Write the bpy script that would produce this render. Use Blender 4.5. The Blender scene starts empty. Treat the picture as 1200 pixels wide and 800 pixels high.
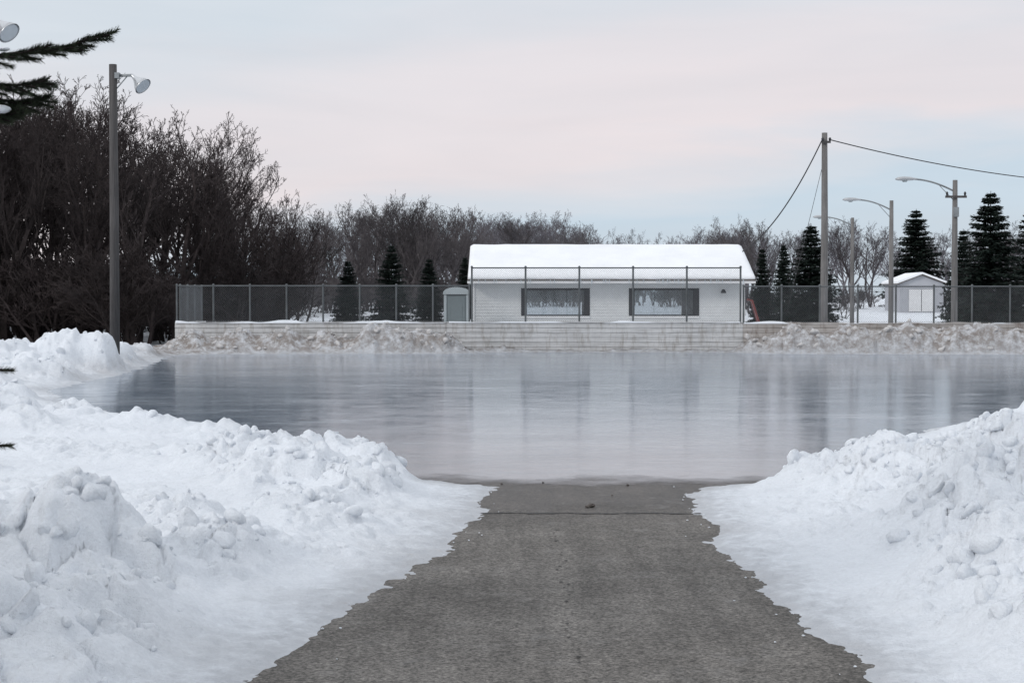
import bpy, bmesh, math, random
import numpy as np
from mathutils import Vector
sc = bpy.context.scene
sc.view_settings.view_transform = 'Standard'
try: sc.view_settings.look = 'None'
except Exception: pass
sc.view_settings.exposure = 0
RNG = np.random.default_rng(7)
random.seed(7)

# ---------------------------------------------------------------- mesh helpers
def mesh_np(name, V, F, mat=None, smooth=False, parent=None, link=True):
    V = np.asarray(V, dtype=np.float32); F = np.asarray(F, dtype=np.int32)
    me = bpy.data.meshes.new(name)
    k = F.shape[1]
    me.vertices.add(len(V)); me.vertices.foreach_set("co", V.ravel())
    me.loops.add(F.size); me.loops.foreach_set("vertex_index", F.ravel())
    me.polygons.add(len(F))
    me.polygons.foreach_set("loop_start", np.arange(len(F), dtype=np.int32) * k)
    me.update(calc_edges=True)
    me.polygons.foreach_set("use_smooth", np.full(len(F), smooth))
    if mat: me.materials.append(mat)
    if not link: return me
    ob = bpy.data.objects.new(name, me)
    sc.collection.objects.link(ob)
    if parent: ob.parent = parent
    return ob

def tubes(P0, P1, R0, R1, n=3):
    P0 = np.asarray(P0, float); P1 = np.asarray(P1, float)
    R0 = np.asarray(R0, float); R1 = np.asarray(R1, float)
    d = P1 - P0; L = np.linalg.norm(d, axis=1, keepdims=True); L[L < 1e-9] = 1; d = d / L
    a = np.where(np.abs(d[:, 2:3]) < 0.9, np.array([[0, 0, 1.]]), np.array([[1., 0, 0]]))
    u = np.cross(d, a); u /= np.linalg.norm(u, axis=1, keepdims=True); v = np.cross(d, u)
    N = len(P0); V = np.zeros((N, 2 * n, 3))
    for i in range(n):
        t = 2 * math.pi * i / n
        o = math.cos(t) * u + math.sin(t) * v
        V[:, i] = P0 + o * R0[:, None]; V[:, n + i] = P1 + o * R1[:, None]
    base = (np.arange(N) * 2 * n)[:, None, None]
    f = np.array([[i, (i + 1) % n, n + (i + 1) % n, n + i] for i in range(n)])[None]
    return V.reshape(-1, 3), (base + f).reshape(-1, 4)

def poly_tube(name, pts, r, mat, parent=None, n=10, caps=True):
    pts = [Vector(p) for p in pts]
    rs = r if isinstance(r, (list, tuple)) else [r] * len(pts)
    bm = bmesh.new(); rings = []
    for i, p in enumerate(pts):
        if i == 0: d = pts[1] - p
        elif i == len(pts) - 1: d = p - pts[i - 1]
        else: d = (pts[i + 1] - pts[i - 1])
        d.normalize()
        a = Vector((0, 0, 1)) if abs(d.z) < 0.9 else Vector((1, 0, 0))
        u = d.cross(a).normalized(); v = d.cross(u)
        rings.append([bm.verts.new(p + (u * math.cos(2 * math.pi * k / n) + v * math.sin(2 * math.pi * k / n)) * rs[i]) for k in range(n)])
    for a, b in zip(rings[:-1], rings[1:]):
        for k in range(n):
            bm.faces.new((a[k], a[(k + 1) % n], b[(k + 1) % n], b[k]))
    if caps:
        bm.faces.new(rings[0]); bm.faces.new(rings[-1])
    bmesh.ops.recalc_face_normals(bm, faces=bm.faces)
    me = bpy.data.meshes.new(name); bm.to_mesh(me); bm.free()
    for p in me.polygons: p.use_smooth = len(p.vertices) == 4
    me.materials.append(mat)
    ob = bpy.data.objects.new(name, me); sc.collection.objects.link(ob)
    if parent: ob.parent = parent
    return ob

def box(name, x0, x1, y0, y1, z0, z1, mat, parent=None, bev=0.0):
    bm = bmesh.new()
    bmesh.ops.create_cube(bm, size=1)
    for v in bm.verts:
        v.co = Vector(((x0 + x1) / 2 + v.co.x * (x1 - x0), (y0 + y1) / 2 + v.co.y * (y1 - y0), (z0 + z1) / 2 + v.co.z * (z1 - z0)))
    if bev > 0:
        bmesh.ops.bevel(bm, geom=bm.edges[:], offset=bev, segments=2, affect='EDGES')
    me = bpy.data.meshes.new(name); bm.to_mesh(me); bm.free()
    me.materials.append(mat)
    ob = bpy.data.objects.new(name, me); sc.collection.objects.link(ob)
    if parent: ob.parent = parent
    return ob

def empty(name, loc=(0, 0, 0)):
    e = bpy.data.objects.new(name, None); e.empty_display_size = 0.3
    sc.collection.objects.link(e); e.location = loc
    return e

# ---------------------------------------------------------------- materials
def newmat(name):
    m = bpy.data.materials.new(name); m.use_nodes = True
    nt = m.node_tree; b = nt.nodes["Principled BSDF"]
    return m, nt, b

def N(nt, t, **kw):
    n = nt.nodes.new(t)
    for k, v in kw.items(): setattr(n, k, v)
    return n

def noise(nt, scale, detail=4, rough=0.55, vec=None, dist=0.0):
    n = N(nt, 'ShaderNodeTexNoise')
    n.inputs['Scale'].default_value = scale; n.inputs['Detail'].default_value = detail
    n.inputs['Roughness'].default_value = rough; n.inputs['Distortion'].default_value = dist
    if vec is None:
        tc = nt.nodes.get('TCo') or N(nt, 'ShaderNodeTexCoord', name='TCo')
        vec = tc.outputs['Object']
    nt.links.new(vec, n.inputs['Vector'])
    return n.outputs['Fac']

def mapping(nt, scale, out='Object'):
    tc = nt.nodes.get('TCo') or N(nt, 'ShaderNodeTexCoord', name='TCo')
    mp = N(nt, 'ShaderNodeMapping'); mp.inputs['Scale'].default_value = scale
    nt.links.new(tc.outputs[out], mp.inputs['Vector'])
    return mp.outputs['Vector']

def ramp(nt, fac, stops):
    r = N(nt, 'ShaderNodeValToRGB'); e = r.color_ramp.elements
    while len(e) < len(stops): e.new(0.5)
    for i, (p, c) in enumerate(stops):
        e[i].position = p
        e[i].color = (c[0], c[1], c[2], 1) if isinstance(c, (tuple, list)) else (c, c, c, 1)
    nt.links.new(fac, r.inputs['Fac'])
    return r.outputs['Color']

def mix(nt, fac, a, b, mode='MIX'):
    m = N(nt, 'ShaderNodeMix', data_type='RGBA', blend_type=mode)
    for inp, v in ((m.inputs[0], fac), (m.inputs[6], a), (m.inputs[7], b)):
        if hasattr(v, 'node'): nt.links.new(v, inp)
        elif isinstance(v, (int, float)):
            inp.default_value = v if inp.type == 'VALUE' else (v, v, v, 1)
        else: inp.default_value = (v[0], v[1], v[2], 1)
    return m.outputs[2]

def bump(nt, b, h, strength, dist=0.02, prev=None):
    n = N(nt, 'ShaderNodeBump'); n.inputs['Strength'].default_value = strength
    n.inputs['Distance'].default_value = dist
    nt.links.new(h, n.inputs['Height'])
    if prev is not None: nt.links.new(prev, n.inputs['Normal'])
    nt.links.new(n.outputs['Normal'], b.inputs['Normal'])
    return n.outputs['Normal']

def simple(name, col, rough=0.6, metal=0.0, var=0.25, scale=6.0, bmp=0.15):
    m, nt, b = newmat(name)
    f = noise(nt, scale, 5, 0.6)
    c = ramp(nt, f, [(0.3, tuple(x * (1 - var) for x in col)), (0.7, tuple(min(1, x * (1 + var)) for x in col))])
    nt.links.new(c, b.inputs['Base Color'])
    b.inputs['Roughness'].default_value = rough; b.inputs['Metallic'].default_value = metal
    bump(nt, b, noise(nt, scale * 8, 4), bmp, 0.01)
    return m

def snow_mat(name, dirty=True, base=(0.84, 0.875, 0.92), b1=0.6):
    m, nt, b = newmat(name)
    f = noise(nt, 0.9, 5, 0.6)
    c = ramp(nt, f, [(0.3, tuple(x * 0.92 for x in base)), (0.65, base)])
    g = noise(nt, 40, 3, 0.7)
    c = mix(nt, 1.0, c, ramp(nt, g, [(0.3, 0.91), (0.6, 1.0)]), 'MULTIPLY')
    if dirty:
        at = N(nt, 'ShaderNodeAttribute', attribute_name='dirt')
        dn = ramp(nt, noise(nt, 3.4, 7, 0.78), [(0.34, 0.25), (0.56, 1.0)])
        dm = N(nt, 'ShaderNodeMath', operation='MULTIPLY')
        nt.links.new(at.outputs['Fac'], dm.inputs[0]); nt.links.new(dn, dm.inputs[1])
        c = mix(nt, dm.outputs[0], c, (0.235, 0.205, 0.185))
        ai = N(nt, 'ShaderNodeAttribute', attribute_name='icy')
        im = N(nt, 'ShaderNodeMath', operation='MULTIPLY')
        nt.links.new(ai.outputs['Fac'], im.inputs[0])
        nt.links.new(ramp(nt, noise(nt, 7, 7, 0.75), [(0.33, 0.10), (0.62, 1.0)]), im.inputs[1])
        c = mix(nt, im.outputs[0], c, (0.46, 0.48, 0.51))
        rr = N(nt, 'ShaderNodeMapRange'); nt.links.new(im.outputs[0], rr.inputs[0])
        rr.inputs[3].default_value = 0.65; rr.inputs[4].default_value = 0.35
        nt.links.new(rr.outputs[0], b.inputs['Roughness'])
    else:
        b.inputs['Roughness'].default_value = 0.65
    nt.links.new(c, b.inputs['Base Color'])
    b.inputs['Specular IOR Level'].default_value = 0.25
    n1 = bump(nt, b, noise(nt, 14, 6, 0.7), b1, 0.06)
    bump(nt, b, noise(nt, 60, 4, 0.75), 0.5, 0.014, n1)
    return m

M_snow = snow_mat("snow_field")
M_snow2 = snow_mat("snow_plain", dirty=False)
M_snow3 = snow_mat("snow_soiled", dirty=False, base=(0.60, 0.585, 0.575))

# asphalt
M_asph, nt, b = newmat("asphalt")
big = noise(nt, 0.9, 6, 0.65)
c = ramp(nt, big, [(0.3, (0.092, 0.085, 0.077)), (0.7, (0.175, 0.163, 0.149))])
sp = noise(nt, 48, 3, 0.85)
c = mix(nt, 1.0, c, ramp(nt, sp, [(0.34, 0.30), (0.5, 1.0), (0.66, 1.8)]), 'MULTIPLY')
sp2 = noise(nt, 16, 5, 0.7)
c = mix(nt, 1.0, c, ramp(nt, sp2, [(0.3, 0.70), (0.7, 1.25)]), 'MULTIPLY')
vv = mapping(nt, (3.0, 0.22, 1))
c = mix(nt, 1.0, c, ramp(nt, noise(nt, 1.6, 4, 0.6, vv), [(0.3, 0.78), (0.7, 1.22)]), 'MULTIPLY')
tc = nt.nodes['TCo']
sx = N(nt, 'ShaderNodeSeparateXYZ'); nt.links.new(tc.outputs['Object'], sx.inputs[0])
ad = N(nt, 'ShaderNodeMath', operation='ADD'); nt.links.new(sx.outputs['Y'], ad.inputs[0])
nn = N(nt, 'ShaderNodeMath', operation='MULTIPLY'); nt.links.new(noise(nt, 1.8, 6, 0.7), nn.inputs[0]); nn.inputs[1].default_value = 3.0
nt.links.new(nn.outputs[0], ad.inputs[1])
wet = N(nt, 'ShaderNodeMapRange'); nt.links.new(ad.outputs[0], wet.inputs[0])
wet.inputs[1].default_value = 13.8; wet.inputs[2].default_value = 15.2
c = mix(nt, wet.outputs[0], c, mix(nt, 1.0, c, (0.50, 0.46, 0.43), 'MULTIPLY'))
fr = ramp(nt, noise(nt, 2.6, 8, 0.78), [(0.55, 0.0), (0.78, 0.45)])
c = mix(nt, fr, c, (0.36, 0.35, 0.34))
nt.links.new(c, b.inputs['Base Color'])
r2 = N(nt, 'ShaderNodeMapRange'); nt.links.new(wet.outputs[0], r2.inputs[0]); r2.inputs[3].default_value = 0.85; r2.inputs[4].default_value = 0.5
nt.links.new(r2.outputs[0], b.inputs['Roughness'])
b.inputs['Specular IOR Level'].default_value = 0.3
bump(nt, b, sp, 0.7, 0.008)

# ice
M_ice, nt, b = newmat("ice")
v1 = mapping(nt, (0.10, 0.35, 1))
f1 = noise(nt, 1.4, 6, 0.6, v1, 0.6)
c = ramp(nt, f1, [(0.28, (0.145, 0.185, 0.235)), (0.5, (0.215, 0.26, 0.315)), (0.72, (0.34, 0.385, 0.44))])
f2 = noise(nt, 2.0, 7, 0.74, mapping(nt, (0.45, 1.2, 1)), 1.4)
c = mix(nt, ramp(nt, f2, [(0.48, 0.0), (0.70, 0.42)]), c, (0.50, 0.545, 0.59))
f3 = noise(nt, 6, 8, 0.8, None, 0.8)
c = mix(nt, 1.0, c, ramp(nt, f3, [(0.3, 0.66), (0.62, 1.10)]), 'MULTIPLY')
tc = nt.nodes['TCo']
sx = N(nt, 'ShaderNodeSeparateXYZ'); nt.links.new(tc.outputs['Object'], sx.inputs[0])
ad = N(nt, 'ShaderNodeMath', operation='ADD'); nt.links.new(sx.outputs['Y'], ad.inputs[0])
nn = N(nt, 'ShaderNodeMath', operation='MULTIPLY'); nt.links.new(noise(nt, 1.1, 7, 0.7), nn.inputs[0]); nn.inputs[1].default_value = 2.2
nt.links.new(nn.outputs[0], ad.inputs[1])
th = N(nt, 'ShaderNodeMapRange'); nt.links.new(ad.outputs[0], th.inputs[0])
th.inputs[1].default_value = 16.2; th.inputs[2].default_value = 24
c = mix(nt, th.outputs[0], mix(nt, 1.0, c, (0.58, 0.57, 0.56), 'MULTIPLY'), c)
nt.links.new(c, b.inputs['Base Color'])
al = N(nt, 'ShaderNodeMapRange'); nt.links.new(ad.outputs[0], al.inputs[0])   # ice thins out to nothing on the ramp
al.inputs[1].default_value = 16.1; al.inputs[2].default_value = 17.0
nt.links.new(al.outputs[0], b.inputs['Alpha'])
rr = N(nt, 'ShaderNodeMapRange'); nt.links.new(f2, rr.inputs[0])
rr.inputs[1].default_value = 0.3; rr.inputs[2].default_value = 0.7; rr.inputs[3].default_value = 0.05; rr.inputs[4].default_value = 0.19
nt.links.new(rr.outputs[0], b.inputs['Roughness'])
b.inputs['IOR'].default_value = 1.33
n1 = bump(nt, b, noise(nt, 0.8, 4, 0.6, None, 0.4), 0.10, 0.05)
bump(nt, b, noise(nt, 9, 5, 0.75), 0.10, 0.01, n1)

def concrete(name, lo, hi, stain, amt):
    m, nt, b = newmat(name)
    c = ramp(nt, noise(nt, 0.7, 6, 0.65), [(0.3, lo), (0.7, hi)])
    v1 = mapping(nt, (0.35, 1, 9))
    st = noise(nt, 2.5, 6, 0.7, v1)
    c = mix(nt, 1.0, c, ramp(nt, st, [(0.33, 0.62), (0.5, 0.95), (0.8, 1.1)]), 'MULTIPLY')
    v2 = mapping(nt, (3.5, 1, 0.8))
    c = mix(nt, ramp(nt, noise(nt, 1.6, 7, 0.75, v2), [(0.50, 0.0), (0.68, amt)]), c, stain)
    nt.links.new(c, b.inputs['Base Color']); b.inputs['Roughness'].default_value = 0.85
    bump(nt, b, st, 0.6, 0.03)
    return m
M_conc = concrete("weathered_concrete", (0.48, 0.48, 0.48), (0.68, 0.68, 0.68), (0.28, 0.25, 0.22), .7)
M_dirtconc = concrete("stained_concrete", (0.38, 0.355, 0.335), (0.54, 0.51, 0.49), (0.20, 0.155, 0.13), .9)
M_galv = simple("fence_post_steel", (0.115, 0.125, 0.13), 0.5, 0.3, 0.25, 3)
M_arm = simple("galvanised_steel", (0.26, 0.275, 0.28), 0.5, 0.5, 0.2, 3)
M_wire = simple("fence_wire", (0.17, 0.18, 0.19), 0.55, 0.4, 0.2, 2)
M_siding = simple("white_siding", (0.66, 0.67, 0.67), 0.6, 0, 0.06, 1.2, 0.05)
M_trim = simple("white_trim", (0.72, 0.72, 0.72), 0.5, 0, 0.05, 2, 0.05)
M_shingle = simple("roof_shingle", (0.10, 0.085, 0.075), 0.9, 0, 0.3, 8, 0.4)
M_dark = simple("dark_frame", (0.025, 0.026, 0.03), 0.5, 0, 0.3, 4)
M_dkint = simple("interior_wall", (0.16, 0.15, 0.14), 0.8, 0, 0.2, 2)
M_toilet = simple("plastic_grey_green", (0.15, 0.18, 0.185), 0.45, 0, 0.12, 2, 0.03)
M_toiletroof = simple("plastic_light_grey", (0.36, 0.40, 0.41), 0.4, 0, 0.08, 2, 0.03)
M_red = simple("red_paint", (0.24, 0.04, 0.03), 0.5, 0, 0.3, 5)
M_lamp = simple("lamp_housing", (0.42, 0.43, 0.44), 0.4, 0.4, 0.12, 6)
M_alum = simple("aluminium_shade", (0.55, 0.56, 0.57), 0.3, 0.7, 0.1, 6)
M_grey = simple("shed_siding", (0.42, 0.43, 0.46), 0.6, 0, 0.06, 2)
M_conf = simple("black_cable", (0.03, 0.03, 0.032), 0.6, 0, 0.1, 2)
M_crack = simple("tar_joint", (0.03, 0.028, 0.026), 0.7, 0, 0.3, 4)
M_stone = simple("dark_rubble", (0.09, 0.078, 0.07), 0.9, 0, 0.3, 12, 0.5)

def wood_pole_mat(name, c1, c2):
    m, nt, b = newmat(name)
    v = mapping(nt, (14, 14, 0.6))
    f = noise(nt, 2, 6, 0.7, v)
    c = ramp(nt, f, [(0.3, c1), (0.7, c2)])
    c = mix(nt, 1.0, c, ramp(nt, noise(nt, 0.7, 4), [(0.3, 0.75), (0.7, 1.15)]), 'MULTIPLY')
    nt.links.new(c, b.inputs['Base Color']); b.inputs['Roughness'].default_value = 0.85
    bump(nt, b, f, 0.5, 0.02)
    return m
M_pole = wood_pole_mat("weathered_pole_wood", (0.10, 0.095, 0.09), (0.24, 0.23, 0.225))
M_pole_dk = wood_pole_mat("dark_pole_wood", (0.040, 0.037, 0.037), (0.105, 0.098, 0.096))

def bark(name, c1, c2):
    m, nt, b = newmat(name)
    oi = N(nt, 'ShaderNodeObjectInfo')
    f = noise(nt, 3, 5, 0.7)
    c = ramp(nt, f, [(0.3, c1), (0.7, c2)])
    mr = N(nt, 'ShaderNodeMapRange'); nt.links.new(oi.outputs['Random'], mr.inputs[0]); mr.inputs[3].default_value = 0.65; mr.inputs[4].default_value = 1.6
    c = mix(nt, 1.0, c, mr.outputs[0], 'MULTIPLY')
    nt.links.new(c, b.inputs['Base Color']); b.inputs['Roughness'].default_value = 0.9
    b.inputs['Specular IOR Level'].default_value = 0.2
    return m
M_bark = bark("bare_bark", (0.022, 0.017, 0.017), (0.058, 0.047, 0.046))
M_bark_far = bark("hazy_distant_bark", (0.075, 0.070, 0.078), (0.135, 0.127, 0.138))  # paler than the near bark: distance haze put into the colour
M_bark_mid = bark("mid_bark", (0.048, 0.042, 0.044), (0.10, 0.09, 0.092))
def needles_mat(name, c1, c2, sc_=1.6):
    m, nt, b = newmat(name)
    f = noise(nt, sc_, 5, 0.7)
    c = ramp(nt, f, [(0.3, c1), (0.7, c2)])
    nt.links.new(c, b.inputs['Base Color']); b.inputs['Roughness'].default_value = 0.75
    b.inputs['Specular IOR Level'].default_value = 0.25
    return m
M_needle = needles_mat("spruce_needles", (0.006, 0.012, 0.010), (0.022, 0.035, 0.027))
M_needle_near = needles_mat("spruce_needles_close", (0.012, 0.018, 0.010), (0.040, 0.052, 0.030), 8)

M_glass, nt, b = newmat("window_glass")
nt.nodes.remove(b)
tr = N(nt, 'ShaderNodeBsdfTransparent'); tr.inputs[0].default_value = (0.84, 0.86, 0.87, 1)
gl = N(nt, 'ShaderNodeBsdfGlossy'); gl.inputs['Roughness'].default_value = 0.03
fz = N(nt, 'ShaderNodeFresnel'); fz.inputs[0].default_value = 1.8
ms = N(nt, 'ShaderNodeMixShader')
nt.links.new(fz.outputs[0], ms.inputs[0]); nt.links.new(tr.outputs[0], ms.inputs[1]); nt.links.new(gl.outputs[0], ms.inputs[2])
nt.links.new(ms.outputs[0], nt.nodes['Material Output'].inputs['Surface'])

# ---------------------------------------------------------------- numpy noise
def hsh(ix, iy, s):
    n = (ix.astype(np.int64) * 374761393 + iy.astype(np.int64) * 668265263 + s * 982451653) & 0x7fffffff
    n = ((n ^ (n >> 13)) * 1274126177) & 0x7fffffff
    n = n ^ (n >> 16)
    return (n & 0xffffff) / float(0xffffff)
def vnoise(x, y, s=0):
    ix = np.floor(x); iy = np.floor(y); fx = x - ix; fy = y - iy
    fx = fx * fx * fx * (fx * (fx * 6 - 15) + 10); fy = fy * fy * fy * (fy * (fy * 6 - 15) + 10)
    a = hsh(ix, iy, s); b_ = hsh(ix + 1, iy, s); c_ = hsh(ix, iy + 1, s); d_ = hsh(ix + 1, iy + 1, s)
    return (a * (1 - fx) + b_ * fx) * (1 - fy) + (c_ * (1 - fx) + d_ * fx) * fy
def fbm(x, y, o=4, s=0):
    r = 0; a = 1; t = 0
    for i in range(o):
        r = r + a * (vnoise(x, y, s + i) - 0.5) * 2; t += a; a *= 0.5
        x, y = x * 1.9 * 0.9 + y * 0.9, y * 1.9 * 0.9 - x * 0.9
    return r / t
def lumps(x, y, s=0):
    ix = np.floor(x); iy = np.floor(y); best = np.zeros_like(x)
    for dx in (-1, 0, 1):
        for dy in (-1, 0, 1):
            cx = ix + dx; cy = iy + dy
            px = cx + hsh(cx, cy, s); py = cy + hsh(cx, cy, s + 11)
            R = 0.40 + 0.55 * hsh(cx, cy, s + 23); A = 0.2 + 0.8 * hsh(cx, cy, s + 37)
            d2 = ((x - px) ** 2 + (y - py) ** 2) / (R * R)
            best = np.maximum(best, A * np.sqrt(np.clip(1 - d2, 0, 1)))
    return best
def blocks(x, y, s=0):
    ix = np.floor(x); iy = np.floor(y)
    f1 = np.full(x.shape, 9.0); f2 = np.full(x.shape, 9.0); val = np.zeros_like(x)
    for dx in (-1, 0, 1):
        for dy in (-1, 0, 1):
            cx = ix + dx; cy = iy + dy
            ox = x - (cx + hsh(cx, cy, s)); oy = y - (cy + hsh(cx, cy, s + 11))
            dd = np.hypot(ox, oy)
            v = hsh(cx, cy, s + 5) + ox * (hsh(cx, cy, s + 6) - .5) * 1.6 + oy * (hsh(cx, cy, s + 7) - .5) * 1.6
            c_ = dd < f1
            f2 = np.where(c_, f1, np.minimum(f2, dd)); val = np.where(c_, v, val); f1 = np.where(c_, dd, f1)
    e = np.clip((f2 - f1) / .22, 0, 1)
    return val * (e * (2 - e))
def ss(a, b_, x):
    t = np.clip((x - a) / (b_ - a), 0, 1); return t * t * (3 - 2 * t)

clear = [(-1.85, -8), (-1.7, 3), (-1.5, 6), (-1.34, 7.3), (-1.17, 8.26), (-0.90, 9.44), (-0.56, 11.0), (-0.34, 13.2), (-0.22, 15.0),
         (-0.9, 15.6), (-1.3, 16.8), (-1.9, 18.6), (-2.9, 20.5), (-4.2, 22.4), (-5.8, 24.0), (-7.6, 27), (-9.0, 31), (-9.1, 36), (-9.35, 40), (-9.9, 44), (-10.6, 49.6),
         (-9.6, 50.9), (-5, 51.2), (-2.0, 51.5), (-.6, 52.5), (7.2, 52.5), (8.2, 51.2), (14, 50.8), (24, 50), (23.5, 44), (17, 38), (11.5, 31), (8.5, 26), (6, 22), (4.3, 19.2), (3.2, 16.8), (2.7, 15.6),
         (1.95, 15.0), (1.62, 14.3), (1.60, 13.2), (1.55, 11.6), (1.58, 10.3), (1.60, 9.44), (1.70, 8.36), (1.70, 7.3), (1.75, 6), (1.8, -8)]
def sdist(x, y):
    d = np.full(x.shape, 1e9); inside = np.zeros(x.shape, bool)
    n = len(clear)
    for i in range(n):
        ax, ay = clear[i]; bx, by = clear[(i + 1) % n]
        ex, ey = bx - ax, by - ay
        t = np.clip(((x - ax) * ex + (y - ay) * ey) / (ex * ex + ey * ey), 0, 1)
        d = np.minimum(d, np.hypot(x - ax - t * ex, y - ay - t * ey))
        c_ = ((ay > y) != (by > y)) & (x < (bx - ax) * (y - ay) / ((by - ay) if by != ay else 1e-9) + ax)
        inside ^= c_
    return np.where(inside, -d, d)

blobs = [ # cx, cy, rx, ry, h
 # near left bank
 (-2.65, 9.3, .55, .6, .60), (-3.5, 9.0, .7, .8, .55), (-2.2, 8.0, .5, .8, .28), (-4.6, 8.3, 1.1, 1.3, .55), (-2.7, 7.2, .8, 1.0, .34),
 (-2.0, 10.4, .45, .7, .28), (-2.35, 11.5, .45, .6, .22), (-1.60, 12.2, .40, .8, .24), (-1.35, 14.0, .40, .8, .32), (-2.0, 14.3, .55, .7, .42),
 (-1.75, 15.5, .5, .6, .44), (-2.6, 15.7, .6, .6, .38), (-1.35, 15.3, .35, .5, .30), (-3.2, 16.6, .6, .6, .22),
 # mid left
 (-7.0, 20.6, .9, .9, .48), (-7.9, 22.0, 1.2, 1.2, .46), (-6.0, 21.8, .5, .5, .24), (-4.9, 21.6, .4, .4, .16), (-9.4, 24, 1.5, 1.6, .42), (-5.0, 22.8, .8, .3, .20), (-6.6, 24.4, .8, .4, .20),
 (-3.6, 20.6, .5, .3, .18), (-2.6, 19.0, .4, .3, .16), (-8.6, 27.0, .7, .8, .22),
 # far left bank
 (-9.95, 38.6, .75, 1.0, .80), (-10.8, 38.9, .9, 1.6, .88), (-11.9, 37, 1.2, 2.4, .66), (-10.4, 34.5, .9, 1.6, .50), (-12.5, 31.0, 1.7, 2.4, .58), (-10.7, 42.5, .7, 2.0, .50),
 (-12.3, 44, 1.4, 3, .52), (-14.5, 38, 2, 5, .6), (-11.6, 48, .7, 2.0, .35), (-10.2, 30.5, .7, 1.2, .38), (-15.5, 30, 3, 4, .5),
 # right bank
 (2.85, 14.8, .40, .5, .30), (3.4, 14.4, .5, .7, .44), (4.2, 13.6, .8, .9, .62), (5.1, 12.8, 1.0, 1.5, .90), (3.7, 12.4, .6, .9, .44), (4.9, 15.2, 1.2, .8, .50), (6.3, 15, 1.4, 1.4, .80),
 (3.1, 11.0, .5, .9, .34), (4.2, 11.0, .8, 1.3, .68), (2.95, 9.4, .45, .8, .36), (4.0, 9.0, .8, 1.3, .68), (2.9, 7.8, .45, .8, .34), (3.9, 7.0, .8, 1.2, .6),
 (7.3, 19, 1.5, 1.6, .6), (9.5, 23, 1.6, 1.6, .5), (13, 28, 2, 2, .5), (17, 33, 2, 2, .6),
 # banks against the far wall
 (-10.4, 52.2, .8, .8, .70), (-9.0, 52.3, 1.2, .8, .62), (-7.4, 52.2, .8, .8, .72), (-6.2, 52.4, 1.0, .7, .50), (-4.4, 52.1, .9, .8, .88), (-3.2, 52.2, .9, .8, .76), (-2.2, 52.3, .8, .7, .55), (-.5, 52.8, 1.0, .4, .2), (1.5, 52.8, .6, .4, .16),
 (4.0, 52.8, .9, .4, .18), (6.4, 52.8, .6, .4, .18), (8.0, 52.3, .7, .7, .55), (9.3, 52.1, 1.1, .8, .82), (11.0, 52.0, 1.3, .9, .80), (12.8, 51.9, 1.4, .9, .86), (14.4, 51.9, 1.3, .9, .78), (15.8, 51.7, 1.3, .9, .84), (17.5, 51.6, 1.3, 1.0, .9), (20, 51.4, 1.4, 1, .9), (22.5, 51.2, 1.4, 1, .9)]

def height(x, y):
    d0 = sdist(x, y)
    far = np.clip(y / 15.0, 0.8, 2.2)
    d = d0 + 0.10 * fbm(x * 1.3, y * 1.3, 3, 3) + 0.085 * far * fbm(x * 4, y * 2.6, 4, 9) + .07 * fbm(x * 13, y * 9, 4, 12)
    wx = x + 0.14 * fbm(x * 2.1, y * 2.1, 4, 40); wy = y + 0.14 * fbm(x * 2.1, y * 2.1, 4, 50)
    m = np.zeros_like(x)
    for cx, cy, rx, ry, hh in blobs:
        q = ((wx - cx) / rx) ** 2 + ((wy - cy) / ry) ** 2
        m += (hh * np.exp(-q * 0.95)) ** 3
    m = m ** (1 / 3)
    mm = ss(0.02, 0.6, d)
    h = np.clip(d * 0.12, -0.06, 0.014) + 0.08 * ss(0.3, 2.0, d)
    mo = mm * m * (1.0 + 0.30 * fbm(x * 1.3, y * 1.3, 3, 5))
    rough = np.clip((mo - .03) / 0.20, 0, 1)
    L1 = lumps(wx / 0.60, wy / 0.60, 1); L2 = lumps(wx / 0.26 + 5, wy / 0.26, 2); L3 = lumps(wx / 0.11, wy / 0.11 + 9, 3)
    B1 = blocks(wx / 0.48, wy / 0.48, 14); B2 = blocks(wx / 0.17 + 3, wy / 0.17, 15)
    var = ss(.25, .7, vnoise(x * .8 + 4, y * .8, 19))
    h = h + mo + rough * (0.17 * L1 + 0.10 * L2 * (.4 + .6 * var) + 0.045 * L3 + (0.15 * B1 + 0.055 * B2) * (1 - .5 * var) - 0.20)
    flat = ss(0.0, 1.0, d) * (1 - rough)
    patch = ss(.45, .65, vnoise(x * .9, y * .9, 77))
    h = h + flat * (0.045 * fbm(x * 1.1, y * 1.1, 4, 60) + 0.02 * L2 + 0.05 * L3 * patch + .03 * B2 * patch)
    h = h + ss(0, .3, d) * 0.014 * fbm(x * 14, y * 14, 3, 80)
    return h, d, rough

# ---------------------------------------------------------------- ground sheet
def zg(x, y):
    return -0.08 + 0.08 * ss(53.0, 53.25, y) + 1.30 * ss(62, 117, y) + 2.0 * ss(260, 900, y) + 0.10 * fbm(x * .05, y * .05, 2, 4) * ss(62, 90, y)
def zgs(x, y): return float(zg(np.array([float(x)]), np.array([float(y)]))[0])
ys = np.concatenate([-np.geomspace(3000, 20, 14), np.linspace(-10, 52.9, 30), np.linspace(53.0, 53.25, 4), np.linspace(54, 130, 90), np.geomspace(134, 4000, 30)])
xs = np.concatenate([-np.geomspace(3000, 62, 14), np.linspace(-60, 60, 100), np.geomspace(62, 3000, 14)])
X, Y = np.meshgrid(xs, ys)
V = np.stack([X, Y, zg(X, Y)], -1).reshape(-1, 3)
nx, ny = len(xs), len(ys)
i = np.arange(ny - 1)[:, None] * nx + np.arange(nx - 1)[None]
F = np.stack([i, i + 1, i + nx + 1, i + nx], -1).reshape(-1, 4)
mesh_np("snow_covered_ground", V, F, M_snow2, True)

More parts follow.
